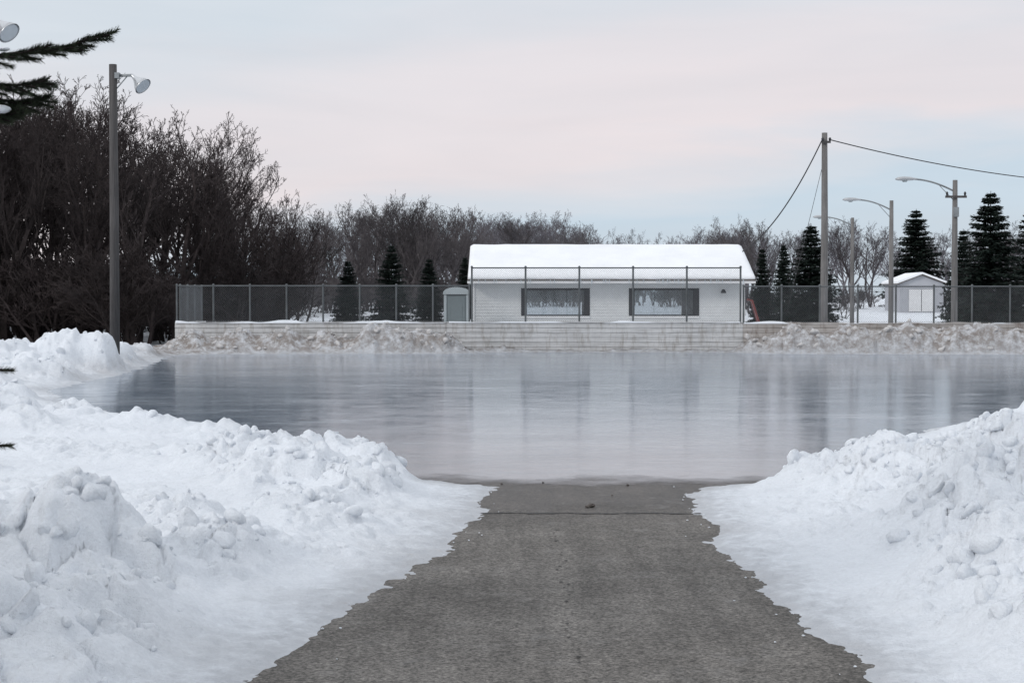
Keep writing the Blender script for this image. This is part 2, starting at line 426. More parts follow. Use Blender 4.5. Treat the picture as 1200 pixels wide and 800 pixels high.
nu = 900
yy = np.exp(np.arange(math.log(4.3), math.log(58), 0.0035))
uu = np.linspace(-.55, .55, nu)
U, Y = np.meshgrid(uu, yy); X = U * (Y + 6)
h, d, rough = height(X.copy(), Y.copy())
fade = ss(0, 0.05, 0.55 - np.abs(U)) * ss(4.3, 4.9, Y) * (1 - ss(55, 58, Y))
h = -0.14 + (h + 0.14) * fade
behind = (Y > 53.02) & (X > -11.3)
h = np.where(behind, -0.3, h)
V = np.stack([X, Y, h], -1).reshape(-1, 3)
i = np.arange(len(yy) - 1)[:, None] * nu + np.arange(nu - 1)[None]
F = np.stack([i, i + 1, i + nu + 1, i + nu], -1).reshape(-1, 4)
hv = h.reshape(-1)
keep = (hv[F].max(axis=1) > -0.055)
F = F[keep]
used = np.zeros(len(V), bool); used[F.ravel()] = True
remap = np.cumsum(used) - 1
bank = mesh_np("snow_bank", V[used], remap[F], M_snow, True)
side_r = ss(5, 9, X)
dirt = ss(47, 50.8, Y) * (0.62 + 0.38 * (1 - ss(.5, 1.0, h)) + .2 * side_r) + 0.35 * (1 - ss(0.0, 0.12, d)) * (Y < 15.3) + ss(28, 42, Y) * .45 * (1 - ss(0.1, .5, h)) \
       + 0.25 * ss(.5, .8, vnoise(X * 1.4, Y * 1.4, 91)) * (1 - ss(.1, .8, d))
icy = (1 - ss(0.02, 0.55, d)) * 0.8 + (1 - ss(.2, 1.2, d)) * .2
for nm, arr in (("dirt", dirt), ("icy", icy)):
    a = bank.data.attributes.new(nm, 'FLOAT', 'POINT')
    a.data.foreach_set("value", np.clip(arr.reshape(-1)[used], 0, 1).astype(np.float32))

bm = bmesh.new(); bmesh.ops.create_icosphere(bm, subdivisions=2, radius=1)
bm.verts.ensure_lookup_table()
IV = np.array([v.co[:] for v in bm.verts]); IF = np.array([[v.index for v in f.verts] for f in bm.faces]); bm.free()
def clods(name, n, xr, yr, smin, smax, mat, rmin=0.25, seed=1):
    rng = np.random.default_rng(seed)
    px = rng.uniform(*xr, n * 12); py = rng.uniform(*yr, n * 12)
    hh, dd, ro = height(px, py)
    ok = (ro > rmin) & (hh > 0.03) & (rng.uniform(0, 1, len(px)) < ro)
    px, py, hh = px[ok][:n], py[ok][:n], hh[ok][:n]
    Vs = []; Fs = []
    for k in range(len(px)):
        s = smin * (smax / smin) ** (rng.uniform() ** 2.0)
        a = rng.normal(size=(3, 3)); q, _ = np.linalg.qr(a)
        W = IV.copy()
        for _ in range(6):
            nrm = rng.normal(size=3); nrm /= np.linalg.norm(nrm); c_ = rng.uniform(.4, .8)
            dt = W @ nrm; W = W - np.clip(dt - c_, 0, None)[:, None] * nrm
        W *= (1 + rng.normal(0, .06, (len(W), 1)))
        W = (W * np.array([1, rng.uniform(.6, 1), rng.uniform(.5, .8)])) @ q.T * s
        W += np.array([px[k], py[k], hh[k] + s * 0.02])
        Fs.append(IF + len(Vs) * len(IV)); Vs.append(W)
    return mesh_np(name, np.concatenate(Vs), np.concatenate(Fs), mat, True)
clods("snow_clods", 2600, (-5.5, 7), (6.5, 17.5), 0.015, 0.12, M_snow2, seed=2)
clods("snow_clods", 500, (-16, 14), (18, 45), 0.04, 0.16, M_snow2, seed=3)
clods("snow_clods", 420, (-11, 23), (50.5, 52.7), 0.04, 0.17, M_snow3, seed=5)

# ---------------------------------------------------------------- asphalt path & ice sheet
def grid_sheet(name, x0, x1, y0, y1, z, step, mat):
    gx = np.arange(x0, x1 + 1e-6, step); gy = np.arange(y0, y1 + 1e-6, step)
    A, B = np.meshgrid(gx, gy); V = np.stack([A, B, np.full_like(A, z)], -1).reshape(-1, 3)
    n = len(gx); i = np.arange(len(gy) - 1)[:, None] * n + np.arange(n - 1)[None]
    return mesh_np(name, V, np.stack([i, i + 1, i + n + 1, i + n], -1).reshape(-1, 4), mat)
grid_sheet("asphalt_path", -2.4, 3.6, -30, 19, -0.006, 0.5, M_asph)
xx = np.linspace(-1.6, 3.4, 160)
fy = 14.9 + 0.10 * fbm(xx * 6, xx * 0, 3, 22)
pts = [(x_, y_) for x_, y_ in zip(xx, fy)]
pts += [(5.5, 17.5), (9, 22), (14, 28), (20, 34), (26, 44), (25.5, 52.9), (-12.5, 52.9), (-11.6, 44), (-11, 36), (-10.5, 30), (-8.5, 26), (-6, 22.5), (-3.5, 19), (-2.2, 17)]
bm = bmesh.new(); bm.faces.new([bm.verts.new((p[0], p[1], 0.0)) for p in pts])
bmesh.ops.triangulate(bm, faces=bm.faces[:])
me = bpy.data.meshes.new("ice_rink"); bm.to_mesh(me); bm.free(); me.materials.append(M_ice)
ob = bpy.data.objects.new("ice_rink", me); sc.collection.objects.link(ob)
for p in me.polygons:
    if p.normal.z < 0: p.flip()
def crack(name, pts, w, z, along='x'):
    V = []; F = []
    rng = random.Random(5)
    for k, (x_, y_) in enumerate(pts):
        ww = w * rng.uniform(.25, 1.2)
        if along == 'x': V += [(x_, y_ - ww, z), (x_, y_ + ww, z)]
        else: V += [(x_ + ww, y_, z), (x_ - ww, y_, z)]
        if k: F.append([2 * k - 2, 2 * k, 2 * k + 1, 2 * k - 1])
    return mesh_np(name, V, F, M_crack)
xx = np.linspace(-.5, 1.8, 110)
crack("pavement_joint", [(x_, 13.15 + .05 * f_) for x_, f_ in zip(xx, fbm(xx * 5, xx * 0, 3, 8))], 0.034, -0.002)
def rubble(name, items, mat, seed, flat=.55):
    rng = np.random.default_rng(seed); Vs = []; Fs = []
    for (x_, y_, s) in items:
        W = IV.copy() * (1 + rng.normal(0, .16, (len(IV), 1))) * np.array([1, .8, flat]) * s + np.array([x_, y_, s * .3 * flat / .55])
        Fs.append(IF + len(Vs) * len(IV)); Vs.append(W)
    return mesh_np(name, np.concatenate(Vs), np.concatenate(Fs), mat, False)
rubble("dirt_lump", [(.68, 13.55, .032), (.64, 13.5, .02), (.3, 15.3, .012), (-.1, 15.2, .012), (1.1, 15.1, .014), (.9, 14.3, .01)], M_stone, 3)
rng = np.random.default_rng(9)
its = []
for k in range(60):
    y_ = rng.uniform(7.2, 15); side = rng.choice([-1, 1])
    e = np.interp(y_, [7.3, 9.4, 11, 13.2, 15], [-1.36, -.91, -.56, -.34, -.25]) if side < 0 else np.interp(y_, [7.3, 9.4, 11.6, 15], [1.68, 1.58, 1.55, 1.62])
    its.append((e - side * rng.exponential(.10), y_, rng.uniform(.003, .009)))
rubble("snow_crumbs", its, M_snow2, 4)
# a line of little spalled pits / tar spots down the middle of the path
its = [(.33 + .0 * k + rng.normal(0, .02), 7.3 + k * .20 + rng.normal(0, .06), rng.uniform(.006, .014)) for k in range(26)]
rubble("tar_spots", its, M_crack, 6, .18)

# ---------------------------------------------------------------- rink wall
WY = 53.0
wall = empty("concrete_rink_wall")
def wall_seg(name, x0, x1, top, mat, yf=WY):
    n = max(2, int((x1 - x0) / .12)); gx = np.linspace(x0, x1, n); zs = [-.2] + [k * .16 + j for k in range(0, 7) for j in (0.0, .015)]
    zs = [z for z in zs if z < top - .02] + [top]
    V = []
    for z in zs:
        off = 0.018 if abs((z / .16) - round(z / .16)) < 1e-6 and z > 0 else 0.0
        o = 0.02 * fbm(gx * 1.5, gx * 0 + z * 3, 3, 31)
        t = z + (0.035 * fbm(gx * 1.2, gx * 0, 4, 33) if z == top else 0)
        V.append(np.stack([gx, yf + off + o * .5, np.full(n, z) + (t - z)], -1))
    V.append(V[-1] + np.array([0, .28, 0])); V.append(V[-1] * np.array([1, 1, 0]) + np.array([0, 0, -.2]))
    m = len(V); V = np.concatenate(V)
    i = np.arange(m - 1)[:, None] * n + np.arange(n - 1)[None]
    mesh_np(name, V, np.stack([i, i + 1, i + n + 1, i + n], -1).reshape(-1, 4), mat, False, wall)
wall_seg("wall_west", -11.22, -2.2, 0.99, M_conc)
wall_seg("wall_middle", -2.19, 7.68, 1.0, M_conc)
wall_seg("wall_east", 7.69, 26, 0.97, M_dirtconc)
box("wall_end_return", -11.22, -10.95, 53.29, 57, -.2, .98, M_conc, wall)
def cap(name, x0, x1, z, hgt, parent, seed):
    gx = np.linspace(x0, x1, int((x1 - x0) / .08)); hh = hgt * np.clip(.35 + 1.2 * fbm(gx * .8, gx * 0, 4, seed), 0, 1.4)
    prof = [(-.02, -.02), (.01, .8), (.14, 1.0), (.27, .8), (.30, -.02)]
    V = []
    for a, k in prof: V.append(np.stack([gx, WY + a + gx * 0, z - .03 + np.maximum(hh * k, -.0)], -1))
    n = len(gx); V = np.concatenate(V); i = np.arange(4)[:, None] * n + np.arange(n - 1)[None]
    mesh_np(name, V, np.stack([i, i + 1, i + n + 1, i + n], -1).reshape(-1, 4), M_snow2, True, parent)
cap("wall_snow_west", -11.2, -2.2, 0.99, .10, wall, 51)
cap("wall_snow_mid", -2.1, 7.6, 1.0, .06, wall, 52)
cap("wall_snow_east", 7.7, 26, .97, .10, wall, 53)

# ---------------------------------------------------------------- chain-link fences
def fence(name, x0, x1, zb, zt, spacing, y=53.14, along='x', other=0.0):
    root = empty(name)
    def P(s, z): return (s, y, z) if along == 'x' else (other, s, z)
    P0, P1, R = [], [], []
    n = max(1, round((x1 - x0) / spacing))
    for k in range(n + 1):
        s = x0 + (x1 - x0) * k / n
        P0.append(P(s, zb - .12)); P1.append(P(s, zt + .02)); R.append(.032)
    P0.append(P(x0, zt)); P1.append(P(x1, zt)); R.append(.022)
    V, F = tubes(P0, P1, R, R, 8); mesh_np("posts_and_rails", V, F, M_galv, True, root)
    P0, P1 = [], []
    H = zt - zb; st = .075
    a = x0 - H
    while a < x1:
        for sgn in (1, -1):
            s0, s1 = a, a + H; z0, z1 = (zb, zt) if sgn > 0 else (zt, zb)
            if s0 < x0: z0 += (z1 - z0) * (x0 - s0) / H; s0 = x0
            if s1 > x1:
                z1 = z0 + (z1 - z0) * (x1 - s0) / max(1e-6, s1 - s0); s1 = x1
            if s1 > s0 + .01: P0.append(P(s0, z0)); P1.append(P(s1, z1))
        a += st
    R = [.0028] * len(P0)
    P0.append(P(x0, zb)); P1.append(P(x1, zb)); R.append(.006)
    V, F = tubes(P0, P1, R, R, 3); mesh_np("wire_mesh", V, F, M_wire, False, root)
    Vs = []; Fs = []
    for k in range(n + 1):
        s = x0 + (x1 - x0) * k / n
        Fs.append(IF + len(Vs) * len(IV)); Vs.append(IV * .042 + np.array(P(s, zt + .03)))
    mesh_np("post_caps", np.concatenate(Vs), np.concatenate(Fs), M_galv, True, root)
fence("chain_link_fence", -11.18, -1.42, 1.03, 2.20, 1.22)
fence("chain_link_fence", -1.34, 7.62, 1.03, 2.80, 1.80)
fence("chain_link_fence", 7.72, 25.5, 1.0, 2.18, 1.27)
fence("chain_link_fence", 53.3, 57, 1.0, 2.20, 1.22, along='y', other=-11.1)

# ---------------------------------------------------------------- warming house
BY = 59.2
house = empty("warming_house")
def siding(name, x0, x1, z0, z1, y, mat, parent, face=-1, axis='x', board=.115):
    V = []; F = []
    z = z0
    while z < z1 - 1e-4:
        zt = min(z + board, z1)
        o0, o1 = face * .026, face * .004
        quad = [(x0, y + o0, z), (x1, y + o0, z), (x1, y + o1, zt), (x0, y + o1, zt)]
        lip = [(x0, y, z), (x1, y, z), (x1, y + o0, z), (x0, y + o0, z)]
        for q in (quad, lip):
            if axis == 'y': q = [(b_, a, c_) for a, b_, c_ in q]
            V += q; F.append([len(V) - 4, len(V) - 3, len(V) - 2, len(V) - 1])
        z = zt
    return mesh_np(name, V, F, mat, False, parent)
HX0, HX1 = -1.49, 8.62; HB = 65.0; ZT = 2.36
wins = [(0.38, 2.85), (4.38, 6.91)]; WZ0, WZ1 = 1.08, 2.14
def wall_with_windows(tag, y, face):
    th = .12
    xs_ = [HX0, wins[0][0], wins[0][1], wins[1][0], wins[1][1], HX1]
    ya, yb = (y, y + th) if face < 0 else (y - th, y)
    for k in range(5):
        x0, x1 = xs_[k], xs_[k + 1]
        if k in (1, 3): spans = [(-.05, WZ0), (WZ1, ZT)]
        else: spans = [(-.05, ZT)]
        for (a, b_) in spans:
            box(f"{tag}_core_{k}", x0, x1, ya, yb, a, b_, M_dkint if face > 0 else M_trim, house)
            siding(f"{tag}_siding_{k}", x0, x1, max(a, .1), b_, y + face * .001, M_siding, house, face)
wall_with_windows("front", BY, -1)
wall_with_windows("back", HB, 1)
for nm, x, f in (("west", HX0, -1), ("east", HX1, 1)):
    xa, xb = (x, x + .12) if f < 0 else (x - .12, x)
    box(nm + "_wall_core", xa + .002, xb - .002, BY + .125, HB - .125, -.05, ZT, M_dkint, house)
    siding(nm + "_siding", BY, HB, .1, ZT, x + f * .002, M_siding, house, f, 'y')
    bm = bmesh.new(); vs = [bm.verts.new(p) for p in [(x + f * .004, BY, ZT), (x + f * .004, HB, ZT), (x + f * .004, (BY + HB) / 2, 3.52)]]
    bm.faces.new(vs); me = bpy.data.meshes.new(nm + "_gable"); bm.to_mesh(me); bm.free(); me.materials.append(M_siding)
    o = bpy.data.objects.new(nm + "_gable", me); sc.collection.objects.link(o); o.parent = house
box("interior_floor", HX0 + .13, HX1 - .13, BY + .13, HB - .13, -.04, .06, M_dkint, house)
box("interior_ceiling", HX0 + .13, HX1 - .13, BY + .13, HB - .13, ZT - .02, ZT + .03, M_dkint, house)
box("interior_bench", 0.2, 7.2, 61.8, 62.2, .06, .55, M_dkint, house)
for k, (a, b_) in enumerate(wins):
    for tag, y in (("front", BY), ("back", HB)):
        box(f"{tag}_glass_{k}", a + .02, b_ - .02, y - .004 + (.05 if tag == 'front' else -.05), y + .004 + (.05 if tag == 'front' else -.05), WZ0 + .02, WZ1 - .02, M_glass, house)
    yf = BY - .035
    box(f"frame_top_{k}", a - .04, b_ + .04, yf, BY + .09, WZ1 - .05, WZ1 + .02, M_dark, house)
    box(f"frame_bottom_{k}", a - .04, b_ + .04, yf - .02, BY + .09, WZ0 - .03, WZ0 + .05, M_trim, house)
    box(f"frame_left_{k}", a - .04, a + .17, yf, BY + .09, WZ0 + .052, WZ1 - .052, M_dark, house)
    box(f"frame_right_{k}", b_ - .17, b_ + .04, yf, BY + .09, WZ0 + .052, WZ1 - .052, M_dark, house)
    box(f"bottom_rail_{k}", a + .18, b_ - .18, yf + .01, BY + .08, WZ0 + .052, WZ0 + .10, M_dark, house)
for nm, x0, x1 in (("corner_left", HX0 - .03, HX0 + .1), ("corner_right", HX1 - .1, HX1 + .03)):
    box(nm, x0, x1, BY - .050, BY - .029, .08, ZT, M_trim, house)
RX0, RX1 = -1.64, 8.95; EY0, EY1 = 58.55, 65.65
def roof_layer(name, z_eave, z_ridge, th, mat, x0, x1, y0, y1, rim=0.0, wav=0.0, seed=1):
    nx_ = 160; ny_ = 41
    gx = np.linspace(x0, x1, nx_); t = np.linspace(0, 1, ny_)
    A, T = np.meshgrid(gx, t); yv = y0 + (y1 - y0) * T
    base = z_eave + (z_ridge - z_eave) * (1 - np.abs(T * 2 - 1))
    e = np.minimum.reduce([(A - x0), (x1 - A), (yv - y0), (y1 - yv)])
    soft = ss(0, .12, e) if rim else np.ones_like(e)
    top = base + th * (.6 + .4 * soft) + wav * fbm(A * 1.1, yv * 1.1, 3, seed)
    yj = yv + (rim * .6 * fbm(A * 2.5, yv * 0 + seed, 3, 5) * ((T < .02) | (T > .98)) if rim else 0)
    Vt = np.stack([A, yj, top], -1).reshape(-1, 3); Vb = np.stack([A, yj, base], -1).reshape(-1, 3)
    i = np.arange(ny_ - 1)[:, None] * nx_ + np.arange(nx_ - 1)[None]
    Ft = np.stack([i, i + 1, i + nx_ + 1, i + nx_], -1).reshape(-1, 4); n = nx_ * ny_
    Fb = Ft[:, ::-1] + n
    ring = list(range(nx_)) + [k * nx_ + nx_ - 1 for k in range(1, ny_)] + list(range(n - 2, n - nx_ - 1, -1)) + [k * nx_ for k in range(ny_ - 2, 0, -1)]
    Fs = [[ring[k], ring[(k + 1) % len(ring)], ring[(k + 1) % len(ring)] + n, ring[k] + n][::-1] for k in range(len(ring))]
    return mesh_np(name, np.concatenate([Vt, Vb]), np.concatenate([Ft, Fb, np.array(Fs)]), mat, False, house)
roof_layer("roof_deck", 2.36, 3.60, .10, M_shingle, RX0, RX1, EY0, EY1)
M_roofsnow = snow_mat("roof_snow", False, (0.93, 0.945, 0.965), .15)
o = roof_layer("roof_snow", 2.465, 3.705, .18, M_roofsnow, RX0 + .02, RX1 - .02, EY0 - .02, EY1 - .02, rim=.06, wav=.02, seed=4)
for p in o.data.polygons: p.use_smooth = True
box("fascia_front", RX0, RX1, EY0 - .03, EY0 - .003, 2.33, 2.462, M_trim, house)
box("gutter_strip", RX0, RX1, EY0 - .05, EY0 - .032, 2.43, 2.475, M_shingle, house)
box("fascia_back", RX0, RX1, EY1 + .003, EY1 + .03, 2.33, 2.462, M_trim, house)
box("soffit_front", RX0 + .02, RX1 - .02, EY0, BY - .03, 2.335, 2.358, M_trim, house)
P0, P1, R0, R1 = [], [], [], []
rng = np.random.default_rng(3)
for k in range(46):
    x_ = rng.uniform(RX0 + .1, RX1 - .1); l = rng.exponential(.06) + .03
    P0.append((x_, EY0 - .07, 2.47)); P1.append((x_, EY0 - .07, 2.46 - .1 - l)); R0.append(.014); R1.append(.002)
V, F = tubes(P0, P1, R0, R1, 5); mesh_np("icicles", V, F, simple("icicle_ice", (.6, .66, .7), .15, 0, .1), True, house)
poly_tube("wall_lamp_arm", [(7.83, BY - .03, 2.02), (7.83, BY - .2, 2.06)], .02, M_dark, house)
poly_tube("wall_lamp_shade", [(7.83, BY - .2, 2.12), (7.83, BY - .2, 2.04), (7.83, BY - .2, 1.98)], [.04, .09, .10], M_dark, house, 14)

# ---------------------------------------------------------------- portable toilet
pt = empty("portable_toilet")
x0, x1, y0, y1 = -2.42, -1.56, 57.0, 57.95
box("skid", x0 - .03, x1 + .03, y0 - .03, y1 + .03, -.02, .12, M_dark, pt, .01)
box("body", x0, x1, y0, y1, .12, 1.92, M_toilet, pt, .04)
box("door", x0 + .12, x1 - .12, y0 - .025, y0 - .002, .2, 1.85, M_toilet, pt, .008)
box("door_panel", x0 + .22, x1 - .22, y0 - .04, y0 - .027, .9, 1.7, M_toilet, pt, .006)
for k, xx_ in enumerate((x0 + .03, x1 - .03)): box(f"corner_rib_{k}", xx_ - .05, xx_ + .05, y0 - .03, y0 + .02, .15, 1.92, M_toiletroof, pt, .012)
V = []; F = []; n = 14
for j, yv in enumerate((y0 - .06, y1 + .04)):
    for k in range(n):
        a = math.pi * k / (n - 1); V.append(((x0 + x1) / 2 - math.cos(a) * ((x1 - x0) / 2 + .05), yv, 1.93 + .26 * max(0.0, math.sin(a)) ** .8))
for k in range(n - 1): F.append([k, k + 1, n + k + 1, n + k])
o = mesh_np("roof_dome", V, F, M_toiletroof, True, pt)
bm = bmesh.new(); bm.from_mesh(o.data); bm.verts.ensure_lookup_table()
bm.faces.new([bm.verts[k] for k in range(n)]); bm.faces.new([bm.verts[n + k] for k in range(n)][::-1]); bm.faces.new([bm.verts[k] for k in (0, n, 2 * n - 1, n - 1)])
bmesh.ops.recalc_face_normals(bm, faces=bm.faces); bm.to_mesh(o.data); bm.free()
poly_tube("vent_pipe", [(x0 + .15, y1 - .15, 1.9), (x0 + .15, y1 - .15, 2.38)], .045, M_dark, pt)

# ---------------------------------------------------------------- poles and lamps
M_lens = simple("lamp_lens", (.55, .58, .6), .12, 0, .08)
def floodlight(parent, p, d, s=1.0):
    p = Vector(p); d = Vector(d).normalized()
    prof = [(-.16, .045), (-.06, .06), (0, .075), (.10, .13), (.22, .205), (.30, .235), (.31, .25), (.33, .25)]
    poly_tube("lamp_shade", [p + d * a * s for a, r in prof], [r * s for a, r in prof], M_alum, parent, 20, caps=False)
    poly_tube("lamp_back", [p + d * (-.18 * s), p + d * (-.15 * s)], [.03 * s, .046 * s], M_dark, parent, 14)
    poly_tube("lamp_glass", [p + d * .29 * s, p + d * .325 * s], [.225 * s, .21 * s], M_lens, parent, 20)
def flood_pole(x, y, zt, r, arm=.45, nm="floodlight_pole"):
    root = empty(nm)
    poly_tube("pole", [(x, y, -.15), (x + .01, y, zt * .5), (x + .0, y, zt)], [r * 1.12, r, r * .85], M_pole_dk, root, 14)
    z = zt - .28
    poly_tube("arm", [(x + r * .6, y, z), (x + arm, y, z + .01), (x + arm + .05, y, z - .03)], .035, M_arm, root, 8)
    poly_tube("brace", [(x + r * .6, y, z - .35), (x + arm * .8, y, z - .01)], .015, M_arm, root, 6)
    box("bracket", x + r * .5, x + r + .06, y - .08, y + .08, z - .07, z + .07, M_arm, root)
    floodlight(root, (x + arm + .12, y - .02, z - .08), (.62, -.25, -.60), .92)
flood_pole(-9.98, 40, 7.62, .112)
flood_pole(-10.45, 31, 7.45, .11, arm=.42)

def util_pole(nm, x, y, zt, r):
    root = empty(nm)
    poly_tube("pole", [(x, y, zgs(x, y) - .2), (x + .02, y, zt * .5), (x, y, zt)], [r * 1.15, r, r * .8], M_pole, root, 16)
    return root
def street_lamp(x, y, zt, arm, r=.10, cross=False):
    root = empty("street_lamp")
    poly_tube("pole", [(x, y, zgs(x, y) - .2), (x, y, zt * .55), (x, y, zt)], [r * 1.15, r, r * .8], M_pole, root, 14)
    z = zt - .42
    pts = []
    for k in range(13):
        t = k / 12; pts.append((x - arm * t, y, z + .40 * math.sin(t * math.pi * .5) ** .9 + .05 * t))
    poly_tube("arm", pts, .032, M_arm, root, 8)
    poly_tube("arm_brace", [(x - .05, y, z - .3), pts[5]], .014, M_arm, root, 6)
    hx = x - arm; hz = pts[-1][2]
    prof = [(.12, .04, .03), (.0, .07, .05), (-.15, .13, .085), (-.38, .17, .10), (-.58, .14, .08), (-.68, .05, .03)]
    bm = bmesh.new(); rings = []
    for a, w, hh in prof:
        rings.append([bm.verts.new((hx + a, y + math.cos(2 * math.pi * k / 14) * w, hz + math.sin(2 * math.pi * k / 14) * hh * (1 if math.sin(2 * math.pi * k / 14) > 0 else .6))) for k in range(14)])
    for a, b_ in zip(rings[:-1], rings[1:]):
        for k in range(14): bm.faces.new((a[k], a[(k + 1) % 14], b_[(k + 1) % 14], b_[k]))
    bm.faces.new(rings[0]); bm.faces.new(rings[-1]); bmesh.ops.recalc_face_normals(bm, faces=bm.faces)
    me = bpy.data.meshes.new("lamp_head"); bm.to_mesh(me); bm.free(); me.materials.append(M_lamp)
    for p in me.polygons: p.use_smooth = True
    o = bpy.data.objects.new("lamp_head", me); sc.collection.objects.link(o); o.parent = root
    poly_tube("lamp_lens", [(hx - .35, y, hz - .03), (hx - .35, y, hz - .10)], [.12, .07], M_toiletroof, root, 12)
    if cross:
        box("crossarm", x - .38, x + .38, y - .16, y - .105, z - .22, z - .14, M_pole_dk, root)
        for k, xx_ in enumerate((-.32, .32)): poly_tube(f"insulator_{k}", [(x + xx_, y - .13, z - .14), (x + xx_, y - .13, z - .05), (x + xx_, y - .13, z + .0)], [.03, .045, .02], M_dark, root)
        box("junction_box", x - .09, x + .09, y - .22, y - .1, z - .9, z - .55, M_arm, root, .01)
    return root
street_lamp(15.82, 57, 6.0, 1.45, .105, True)
street_lamp(16.17, 68, 5.95, 1.40, .10)
street_lamp(17.50, 82, 5.93, 1.35, .10)
up = util_pole("utility_pole", 11.15, 57, 7.68, .125)
box("crossarm_bracket", 11.02, 11.34, 56.82, 56.87, 7.3, 7.38, M_pole_dk, up)
for k, xx_ in enumerate((11.05, 11.31)): poly_tube(f"insulator_{k}", [(xx_, 56.84, 7.37), (xx_, 56.84, 7.46), (xx_, 56.84, 7.5)], [.03, .05, .02], M_dark, up)
def cable(nm, a, b_, sag, r=.013, n=24):
    a = Vector(a); b_ = Vector(b_)
    pts = [a.lerp(b_, k / n) - Vector((0, 0, sag * 4 * (k / n) * (1 - k / n))) for k in range(n + 1)]
    return poly_tube(nm, pts, r, M_conf, None, 6)
cable("power_line", (11.05, 56.84, 7.45), (8.7, 60.2, 3.55), .55, .022)
cable("power_line", (11.31, 56.84, 7.42), (26.5, 68, 6.6), .35, .020, 30)
cable("guy_wire", (11.12, 57.1, 6.6), (9.9, 57.5, 1.2), .02, .009)

# ---------------------------------------------------------------- shed
sh = empty("garden_shed")
sx0, sx1, sy0, sy1 = 24.1, 26.8, 99, 103; zb = zgs(25.5, 100) - .05
box("body", sx0, sx1, sy0, sy1, zb, 2.72, M_grey, sh)
siding("front_siding", sx0, sx1, zb, 2.72, sy0 - .003, M_grey, sh, -1)
box("door", 24.65, 26.2, sy0 - .06, sy0 - .03, zb + .08, 2.35, M_trim, sh)
box("door_split", 25.41, 25.44, sy0 - .07, sy0 - .061, zb + .1, 2.33, M_dark, sh)
bm = bmesh.new()
mx = (sx0 + sx1) / 2
A = [bm.verts.new(p) for p in ((sx0, sy0 - .01, 2.72), (sx1, sy0 - .01, 2.72), (mx, sy0 - .01, 3.22))]; bm.faces.new(A)
me = bpy.data.meshes.new("gable"); bm.to_mesh(me); bm.free(); me.materials.append(M_grey); o = bpy.data.objects.new("gable", me); sc.collection.objects.link(o); o.parent = sh
for nm, x_e, m_, dz, th in (("roof_l", sx0 - .2, M_shingle, 0, .05), ("roof_r", sx1 + .2, M_shingle, 0, .05), ("roof_snow_l", sx0 - .19, M_roofsnow, .06, .12), ("roof_snow_r", sx1 + .19, M_roofsnow, .06, .12)):
    V = [(x_e, sy0 - .2, 2.66 + dz), (mx, sy0 - .2, 3.24 + dz), (mx, sy1 + .2, 3.24 + dz), (x_e, sy1 + .2, 2.66 + dz)]
    V += [(a, b_, c_ + th) for a, b_, c_ in V]
    F = [[0, 1, 2, 3], [4, 5, 6, 7], [0, 1, 5, 4], [1, 2, 6, 5], [2, 3, 7, 6], [3, 0, 4, 7]]
    mesh_np(nm, V, F, m_, False, sh)

# small dark red playground slide far behind the fence
sw = empty("playground_slide")
poly_tube("slide_rail_0", [(9.75, 66, 1.75), (9.95, 66, 1.70), (10.25, 66, .75), (10.5, 66, .45)], .035, M_red, sw)
poly_tube("slide_rail_1", [(9.75, 66.45, 1.75), (9.95, 66.45, 1.70), (10.25, 66.45, .75), (10.5, 66.45, .45)], .035, M_red, sw)
V = [(x_, y_, z_) for (x_, z_) in [(9.75, 1.71), (9.95, 1.66), (10.25, .72), (10.5, .42)] for y_ in (66.03, 66.42)]
mesh_np("slide_bed", V, [[0, 1, 3, 2], [2, 3, 5, 4], [4, 5, 7, 6]], M_red, False, sw)
for k, y_ in enumerate((66, 66.45)): poly_tube(f"ladder_{k}", [(9.45, y_, zgs(10, y_)), (9.75, y_, 2.1)], .025, M_dark, sw)
for k in range(5): poly_tube(f"rung_{k}", [(9.49 + k * .05, 66, .45 + k * .28), (9.49 + k * .05, 66.45, .45 + k * .28)], .015, M_dark, sw, 6)

